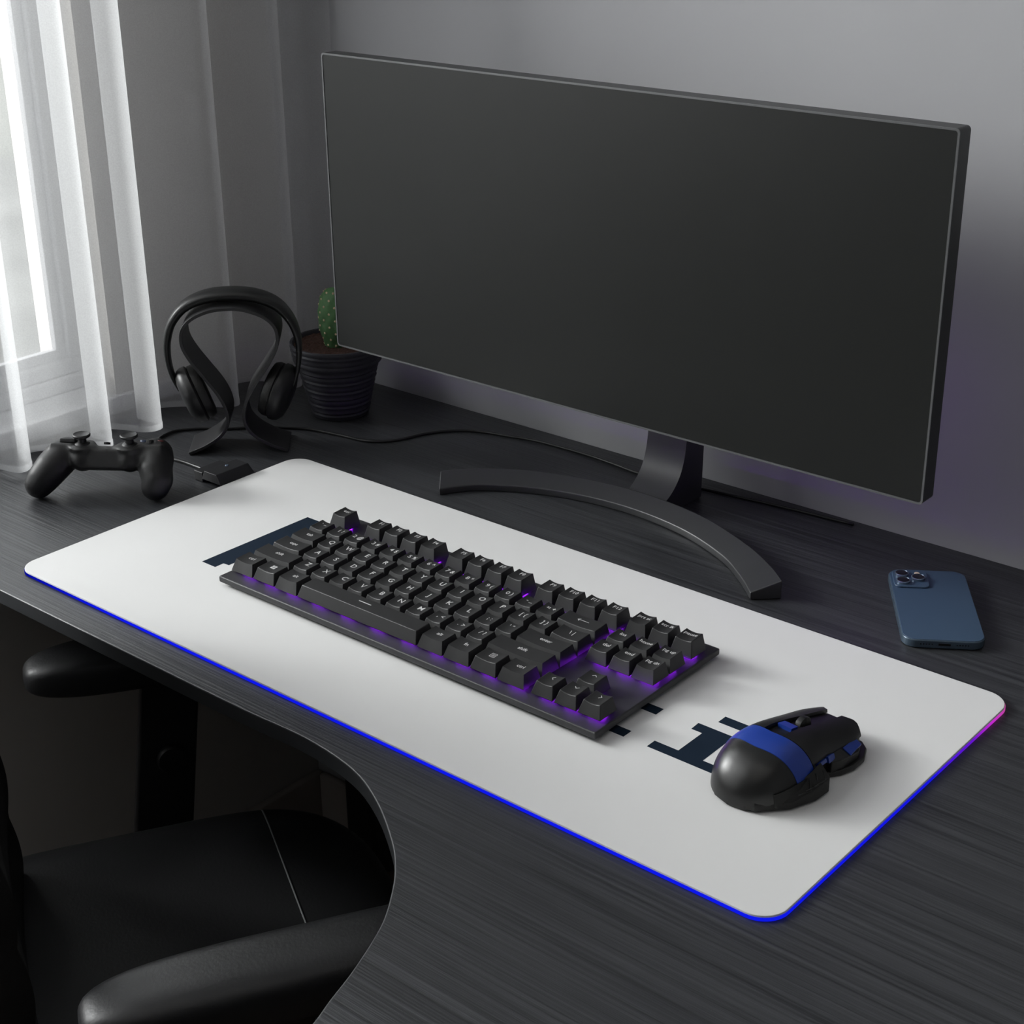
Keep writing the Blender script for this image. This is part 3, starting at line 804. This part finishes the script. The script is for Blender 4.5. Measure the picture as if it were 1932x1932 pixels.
for jz in range(9):
    for k in range(8):
        a = 2*pi*(k + .5*(jz % 2))/8; t = .10+jz*.105
        p = cact(a, t); c0 = Vector((cpos[0], cpos[1], p.z)); d = (p-c0)
        if d.length < .003: continue
        d.normalize()
        lathe('areole', [(0,-.0004),(.0012,0),(.0010,.0006),(0,.0010)], M['areole'], cc, 8, frame_mtx(p, d))
tag(PT_, 'small green cactus in a ribbed dark round pot behind the monitor corner', 'potted plant')

# ------------------------------------------------------------------ headphone stand and headphones
w_ = Vector((.72, .69, 0)).normalized(); nn = Vector((w_.y, -w_.x, 0))
HS = empty('headphone_stand', (-.052, -.0255, 0))
def P3(s, z, back=0): return w_*s - nn*back + Vector((0, 0, z))
half = [(.0030,.1358),(-.0124,.1345),(-.0254,.1300),(-.0339,.1245),(-.0392,.1175),(-.0408,.1095),(-.0395,.1000),(-.0335,.0880),(-.0240,.0738),(-.0142,.0595),(-.0085,.0480),(-.0060,.0385),(-.0060,.0310),(-.0085,.0235),(-.0160,.0150),(-.0290,.0070),(-.0432,.0012)]
left = [(s-.001, z) for s, z in half]; right = [(-(s)+.002, z) for s, z in half]
ctr = left[::-1] + right[1:]
cpts = catmull([(s, z, 0) for s, z in ctr], 5)
V = []; F = []; n = len(cpts); th = .0030; WD = .0450
for i, p in enumerate(cpts):
    t = (cpts[min(i+1, n-1)]-cpts[max(i-1, 0)]).normalized(); nx_ = Vector((-t.y, t.x, 0))
    a = p + nx_*th/2; b = p - nx_*th/2
    V += [P3(a.x, a.y, 0), P3(a.x, a.y, WD), P3(b.x, b.y, WD), P3(b.x, b.y, 0)]
zmin = min(v.z for v in V)
V = [v + Vector((0, 0, max(0, .0002 - zmin))) for v in V]
for i in range(n-1):
    for k in range(4): F.append((4*i+k, 4*(i+1)+k, 4*(i+1)+(k+1) % 4, 4*i+(k+1) % 4))
F += [(0, 1, 2, 3), tuple(4*(n-1)+k for k in (3, 2, 1, 0))]
sr = mesh_obj('bent_strip', V, F, M['hstand'], HS)
m = sr.modifiers.new('bevel', 'BEVEL'); m.width = .0005; m.segments = 2; m.limit_method = 'ANGLE'; m.angle_limit = radians(50); autosmooth_wn(sr)
tag(HS, 'black omega-shaped bent headphone stand on the desk beside the curtain', 'headphone stand')

HP = empty('headphones', (-.052, -.0255, 0))
DB = .0225
bandp = catmull([(-.0500,.0560,0),(-.0555,.0700,0),(-.0580,.0860,0),(-.0570,.1030,0),(-.0510,.1200,0),(-.0385,.1343,0),(-.0200,.1422,0),(.0015,.1442,0),(.0230,.1422,0),(.0415,.1343,0),(.0535,.1200,0),(.0590,.1030,0),(.0592,.0860,0),(.0565,.0700,0),(.0515,.0560,0)], 6)
V = []; F = []; n = len(bandp); K_ = 14
cen = Vector((.0010, .093, 0))
for i, p in enumerate(bandp):
    t = (bandp[min(i+1, n-1)]-bandp[max(i-1, 0)]).normalized(); nx_ = Vector((-t.y, t.x, 0))
    u = i/(n-1); f_ = sin(pi*u)
    bw = .0045 + .0085*f_**1.3; bt = .0020+.0032*f_**2
    for k in range(K_):
        a = 2*pi*k/K_; ca, sa = cos(a), sin(a)
        q = p + nx_*bt*(abs(sa)**.7)*(1 if sa > 0 else -1)
        V.append(P3(q.x, q.y, DB + bw*(abs(ca)**.7)*(1 if ca > 0 else -1)))
for i in range(n-1):
    for k in range(K_): F.append((i*K_+k, i*K_+(k+1) % K_, (i+1)*K_+(k+1) % K_, (i+1)*K_+k))
F += [tuple(range(K_))[::-1], tuple((n-1)*K_+k for k in range(K_))]
mesh_obj('headband', V, F, M['hband'], HP, smooth=True)
for sgn in (-1, 1):
    c_ = P3(.001+sgn*.0368, .0520, DB)
    ax = (w_*sgn*.93 + Vector((0, 0, -.33)) + nn*.22).normalized()
    mt = frame_mtx(c_, ax, (0, 0, 1))
    cup = lathe('ear_cup', [(0,-.001),(.0255,-.001),(.0268,.0005),(.0268,.0045),(.0255,.0080),(.0215,.0112),(.0150,.0128),(.0145,.0122),(.0080,.0132),(0,.0134)], M['rubber2'], HP, 56, mt)
    lathe('ear_pad', [(.0120,-.0080),(.0150,-.0100),(.0200,-.0106),(.0240,-.0092),(.0256,-.0060),(.0256,-.0020),(.0245,-.0010),(.0120,-.0010)], M['pad_ear'], cup, 56, mt)
    yo = tube('yoke', catmull([P3(sgn*.0500+.001, .0600, DB), P3(sgn*.0485+.001, .0540, DB), P3(sgn*.0455+.001, .0480, DB)], 4), .0032, M['hband'], HP, 10)
tag(HP, 'black over-ear headphones hanging on the bent stand', 'headphones')

# ------------------------------------------------------------------ game controller
gw = Vector((cos(radians(36)), sin(radians(36)), 0)); gn = Vector((gw.y, -gw.x, 0)); G0 = Vector((-.0685, -.168, 0))
GC = empty('game_controller', (-.0685, -.168, 0))
def Gp(s, o_, z): return gw*s + gn*o_ + Vector((0, 0, z))
bm = bmesh.new()
def blob(p, r, sc=(1, 1, 1)):
    m_ = Matrix.Translation(p) @ frame_mtx((0, 0, 0), (0, 0, 1), gw) @ Matrix.Diagonal((*[r*s_ for s_ in sc], 1))
    bmesh.ops.create_icosphere(bm, subdivisions=3, radius=1, matrix=m_)
def capsule(chain, steps=14):
    for (a, ra), (b, rb) in zip(chain[:-1], chain[1:]):
        a = Vector(a); b = Vector(b)
        for i in range(steps+1):
            t = i/steps; blob(Gp(*(a+(b-a)*t)), ra+(rb-ra)*t)
capsule([((-.0300,-.022,.0330),.0140),((-.0320,-.014,.0325),.0150),((-.0385,-.006,.0260),.0148),((-.0450,-.001,.0185),.0137),((-.0495,.001,.0130),.0122)], 7)
capsule([((.0480,-.022,.0330),.0145),((.0500,-.014,.0320),.0150),((.0510,-.006,.0260),.0143),((.0535,-.001,.0190),.0133),((.0515,.001,.0130),.0122)], 7)
tilt = radians(25)
fm = Matrix.Translation(Gp(.0085, -.010, .0435)) @ frame_mtx((0, 0, 0), Vector((0, 0, 1))*cos(tilt) - gn*sin(tilt), gw)
# local axes: x along gw, y to the back, z face normal
def fbox(x0, x1, y0, y1, z0, z1): add_box(bm, (x0, y0, z0), (x1, y1, z1), fm)
yb_ = (frame_mtx((0, 0, 0), Vector((0, 0, 1))*cos(tilt) - gn*sin(tilt), gw) @ Vector((0, 1, 0)))
sy = 1 if yb_.dot(-gn) > 0 else -1
def fb(x0, x1, d0, d1, z0, z1): fbox(x0, x1, min(sy*d0, sy*d1), max(sy*d0, sy*d1), z0, z1)
fb(-.048, .049, -.003, .034, -.0165, .0012)
fb(-.048, -.028, -.004, .028, -.010, .0032)
fb(.028, .050, -.004, .028, -.010, .0032)
fb(-.020, .020, -.006, .020, -.019, -.001)
for sx in (-.0205, .0205):
    bmesh.ops.create_icosphere(bm, subdivisions=4, radius=.0112, matrix=Matrix.Translation(fm @ Vector((sx, sy*.003, -.0095))))
    bmesh.ops.create_cone(bm, cap_ends=True, segments=40, radius1=.0088, radius2=.0125, depth=.013, matrix=Matrix.Translation(fm @ Vector((sx, sy*.003, -.0030))))
pb = bm_obj('shell', bm, M['rubber'], GC)
rm = pb.modifiers.new('remesh', 'REMESH'); rm.mode = 'VOXEL'; rm.voxel_size = .0011; rm.use_smooth_shade = True
sm = pb.modifiers.new('smooth', 'SMOOTH'); sm.factor = .5; sm.iterations = 22
apply_mods(pb)
zm = min(v.co.z for v in pb.data.vertices)
for v in pb.data.vertices: v.co.z -= zm - .0003
for p in pb.data.polygons: p.use_smooth = True
dz = -(zm-.0003)
for sx in (-.0205, .0205):
    base = fm @ Vector((sx, sy*.003, -.0010)); base.z += dz
    lathe('thumbstick', [(0,0),(.0075,0),(.0062,.0020),(.0038,.0030),(.0034,.0062),(.0060,.0070),(.0074,.0080),(.0076,.0095),(.0068,.0102),(.0055,.0096),(0,.0092)], M['rubber2'], GC, 36, Matrix.Translation(base + Vector((0, 0, .0032))))
dpm = Matrix.Translation((0, 0, dz)) @ fm
box('d_pad', (-.0400, sy*.004-.0045, .0035), (-.0265, sy*.004+.0045, .0072), M['rubber2'], GC, .0008, mtx=dpm)
for (bx_, by_, mt_) in ((.0300,.010,'btn_blue'),(.0370,.004,'rubber2'),(.0440,.010,'btn_red'),(.0370,.017,'rubber2')):
    lathe('face_button', [(0,.0030),(.0032,.0030),(.0032,.0068),(.0028,.0073),(0,.0075)], M[mt_], GC, 20, dpm @ Matrix.Translation((bx_, sy*by_, 0)))
lathe('home_button', [(0,.0028),(.0028,.0028),(.0028,.0046),(0,.0050)], M['rubber2'], GC, 20, dpm @ Matrix.Translation((0, sy*.004, 0)))
tag(GC, 'black wireless game controller with two thumbsticks resting on its grips near the curtain', 'game controller')

# ------------------------------------------------------------------ LED control box and cable
LB = empty('led_control_box', (-.012, -.0700, PT))
ang = radians(-5)
def lbp(s): return s
V = [(-.0135,-.0200,0.0001),(.0120,-.0200,.0001),(.0120,.0190,.0001),(-.0135,.0190,.0001),(-.0110,-.0185,.0078),(.0050,-.0185,.0078),(.0050,.0180,.0078),(-.0110,.0180,.0078)]
F = [(0,3,2,1),(4,5,6,7),(0,1,5,4),(1,2,6,5),(2,3,7,6),(3,0,4,7)]
V = [(x, y, z if z > .001 else (z if x > 0 else z)) for x, y, z in V]
hb_ = mesh_obj('housing', V, F, M['box_black'], LB); bevel_mod(hb_, .0006)
box('rear_block', (-.0240, -.0195, -.0032), (-.0125, .0105, .0058), M['box_black'], LB, .0008)
lathe('button', [(0,.0072),(.0018,.0072),(.0018,.0084),(.0012,.0088),(0,.0088)], M['lens_ring'], LB, 20, Matrix.Translation((-.0045, .0020, 0)))
tag(LB, 'small black control box clipped on the left edge of the white desk mat', 'control box')
cz = .0016
c1 = [(-.0362,-.0725,.0035),(-.042,-.0722,.0024),(-.0542,-.0713,cz),(-.0703,-.0713,cz),(-.0842,-.0727,cz),(-.098,-.0740,cz),(-.112,-.0735,cz),(-.1235,-.0680,cz),(-.1311,-.0548,cz),(-.1379,-.0463,cz),(-.1405,-.0361,cz),(-.1400,-.0240,cz),(-.126,-.0055,cz),(-.1064,.0089,cz),(-.0899,.0275,cz),(-.0684,.0433,cz),(-.0450,.0560,cz),(-.0118,.0631,cz),(.0143,.0670,cz),(.0290,.0745,cz),(.0403,.0900,cz),(.0482,.1146,cz),(.062,.1362,cz),(.0824,.1507,cz),(.1137,.1598,cz),(.1453,.1668,cz),(.1943,.1683,cz),(.2267,.1660,cz),(.2632,.1620,cz),(.30,.1640,cz),(.34,.1700,cz),(.40,.1780,cz),(.46,.1830,cz)]
cab = tube('cable', catmull(c1, 8), .0014, M['cable'], None, 10)
tag(cab, 'thin black cable running across the desk from the mat control box behind the stands', 'cable')

# ------------------------------------------------------------------ office chair
CH = empty('office_chair', (.182, -.39, FZ), radians(-30))
def ck(z): return z-FZ
def spad(name, cx, cy, cz_, hx, hy, hz, ex, ez, mat, parent, n1=72, n2=28, fn=None):
    V = []; F = []
    sg = lambda v, e: (abs(v)**e)*(1 if v >= 0 else -1)
    for j in range(n2+1):
        b = -pi/2 + pi*j/n2
        for i in range(n1):
            a = 2*pi*i/n1
            v = Vector((hx*sg(cos(b), ez)*sg(cos(a), ex), hy*sg(cos(b), ez)*sg(sin(a), ex), hz*sg(sin(b), ez)))
            if fn: v = fn(v)
            V.append((cx+v.x, cy+v.y, cz_+v.z))
    for j in range(n2):
        for i in range(n1): F.append((j*n1+i, j*n1+(i+1) % n1, (j+1)*n1+(i+1) % n1, (j+1)*n1+i))
    return mesh_obj(name, V, F, mat, parent, smooth=True)
def seat_fn(v):
    if v.z > 0: v.z += .006*(abs(v.x)/.165)**2 - .012*max(0, (v.y-.10)/.09)**2
    return v
seat = spad('seat', 0, .048, ck(-.252), .163, .192, .032, .50, .45, M['leather'], CH, fn=seat_fn)
# seam across the seat near its front edge
sp_ = []
dgm = None
def seat_z(x, y):
    cb2 = 1
    # height of the superellipsoid top at (x, y)
    q = ((abs(x)/.163)**(2/.50) + (abs(y-.048)/.192)**(2/.50))**(.50/.45)
    z = .032*max(0, 1-q)**(.45/2)
    v = seat_fn(Vector((x, y-.048, z)))
    return ck(-.252)+v.z
tube('seam', [(-.150+.30*i/40, .155, seat_z(-.150+.30*i/40, .155)+.0001) for i in range(41)], .00075, M['seam'], seat, 6)
box('seat_pan', (-.13, -.09, ck(-.295)), (.13, .19, ck(-.278)), M['chair_plastic'], CH, .006)
# arms
for sx in (-1, 1):
    cx_ = -.2035 if sx < 0 else .2180
    y0 = -.015
    arm = spad('armrest', cx_, y0+.135, ck(-.0935), .0285, .136, .0215, .55, .62, M['leather'], CH, fn=lambda v: Vector((v.x, v.y, v.z*(1 if v.z > 0 else .85))))
    yf_, yb2 = .122, .074
    bm = bmesh.new()
    zt, zb = ck(-.106), ck(-.262)
    for (za, zb_, dx, dy) in ((zt, zb, 0, 0),):
        t0 = [(cx_-sx*.004-.006, yb2, za), (cx_-sx*.004+.006, yb2, za), (cx_-sx*.004+.006, yf_, za), (cx_-sx*.004-.006, yf_, za)]
        b0 = [(cx_-sx*.004-.006, yb2-.024, zb_-.02), (cx_-sx*.004+.006, yb2-.024, zb_-.02), (cx_-sx*.004+.006, yf_-.022, zb_-.02), (cx_-sx*.004-.006, yf_-.022, zb_-.02)]
        a = [bm.verts.new(v) for v in b0]; b = [bm.verts.new(v) for v in t0]
        bm.faces.new(a[::-1]); bm.faces.new(b)
        for i in range(4): bm.faces.new((a[i], a[(i+1) % 4], b[(i+1) % 4], b[i]))
    po = bm_obj('arm_post', bm, M['chair_plastic'], CH); bevel_mod(po, .003, 3)
    lathe('knob', [(0,0),(.0125,0),(.0130,.001),(.0130,.004),(.0115,.006),(0,.0065)], M['rubber'], po, 32, frame_mtx((cx_-sx*.004+.006, .0915, ck(-.1850)), (1, 0, 0)))
    box('arm_bracket', (min(cx_-sx*.004, sx*.10), .056, ck(-.300)), (max(cx_-sx*.004, sx*.10), .096, ck(-.280)), M['chair_plastic'], CH, .004)
# backrest with horizontal ribs, leaning back
V = []; F = []; NX, NZ2 = 24, 90
def backp(u, t, side):
    z = -.235 + .455*t
    x = u*(.122 + .030*min(1, t*1.1)) 
    y = -.046 - .015*t + .006*(u*u) + (.0045*abs(sin(t*21)) if side == 0 else -.030)
    return (x, y, ck(z))
for side in (0, 1):
    for j in range(NZ2+1):
        for i in range(NX+1): V.append(backp(-1+2*i/NX, j/NZ2, side))
NN = (NX+1)*(NZ2+1); ix = lambda s, i, j: s*NN+j*(NX+1)+i
for s_ in (0, 1):
    for j in range(NZ2):
        for i in range(NX): F.append((ix(s_,i,j),ix(s_,i+1,j),ix(s_,i+1,j+1),ix(s_,i,j+1)))
for j in range(NZ2):
    for i in (0, NX): F.append((ix(0,i,j),ix(0,i,j+1),ix(1,i,j+1),ix(1,i,j)))
for i in range(NX):
    for j in (0, NZ2): F.append((ix(0,i,j),ix(0,i+1,j),ix(1,i+1,j),ix(1,i,j)))
mesh_obj('backrest', V, F, M['chair_fabric'], CH, smooth=True)
lathe('gas_lift', [(0,.055),(.030,.055),(.030,.10),(.018,.105),(.018,ck(-.295)),(0,ck(-.295))], M['chair_plastic'], CH, 28)
for k in range(5):
    a = 2*pi*k/5+.3; d = Vector((cos(a), sin(a), 0))
    lg = tube('base_leg', [d*.015+Vector((0,0,.075)), d*.12+Vector((0,0,.062)), d*.21+Vector((0,0,.052))], [.016,.013,.010], M['chair_plastic'], CH, 12)
    lathe('caster', [(0,-.010),(.020,-.010),(.022,-.006),(.022,.006),(.020,.010),(0,.010)], M['rubber'], lg, 24, frame_mtx(d*.205+Vector((0,0,.0222)), Vector((-d.y, d.x, 0))))
tag(CH, 'black leather office chair with padded armrests pushed under the desk front', 'office chair')

# ------------------------------------------------------------------ light
wd = bpy.data.worlds.new('overcast_sky'); S.world = wd; wd.use_nodes = True
bg = wd.node_tree.nodes['Background']; bg.inputs['Color'].default_value = (.96, .985, 1.0, 1); bg.inputs['Strength'].default_value = 1.9
def area(name, loc, target, sx, sy_, power, col, spread=180):
    l = bpy.data.lights.new(name, 'AREA'); l.shape = 'RECTANGLE'; l.size = sx; l.size_y = sy_; l.energy = power; l.color = col; l.spread = radians(spread)
    o = link(bpy.data.objects.new(name, l)); o.location = loc
    o.rotation_euler = (Vector(target)-Vector(loc)).to_track_quat('-Z', 'Y').to_euler()
    return o
area('window_daylight', (-2.25, -1.10, 1.12), (.3, -.05, .10), .62, .62, 105, (1, .995, .985))
area('window_skylight', (-.62, -.78, .72), (.6, -.30, .10), .48, .48, 25, (1, .995, .985))
area('sky_daylight', (-1.2, .05, 1.30), (-.18, -.12, .20), 1.1, 1.1, 18, (1, 1, 1))
area('ceiling_fill', (.9, -1.2, CZ-.03), (.9, -1.2, 0), 1.6, 1.6, 3.2, (1.0, .97, .94))  # added soft fill under the ceiling to lift the room, no real fitting
pl = bpy.data.lights.new('monitor_glow', 'POINT'); pl.energy = .035; pl.color = (.45, .15, 1.0); pl.shadow_soft_size = .04
po = link(bpy.data.objects.new('monitor_glow', pl)); po.location = (.50, .10, .12)

S.view_settings.view_transform = 'Standard'; S.view_settings.look = 'None'
S.view_settings.exposure = 0; S.view_settings.gamma = 1; S.view_settings.use_curve_mapping = False
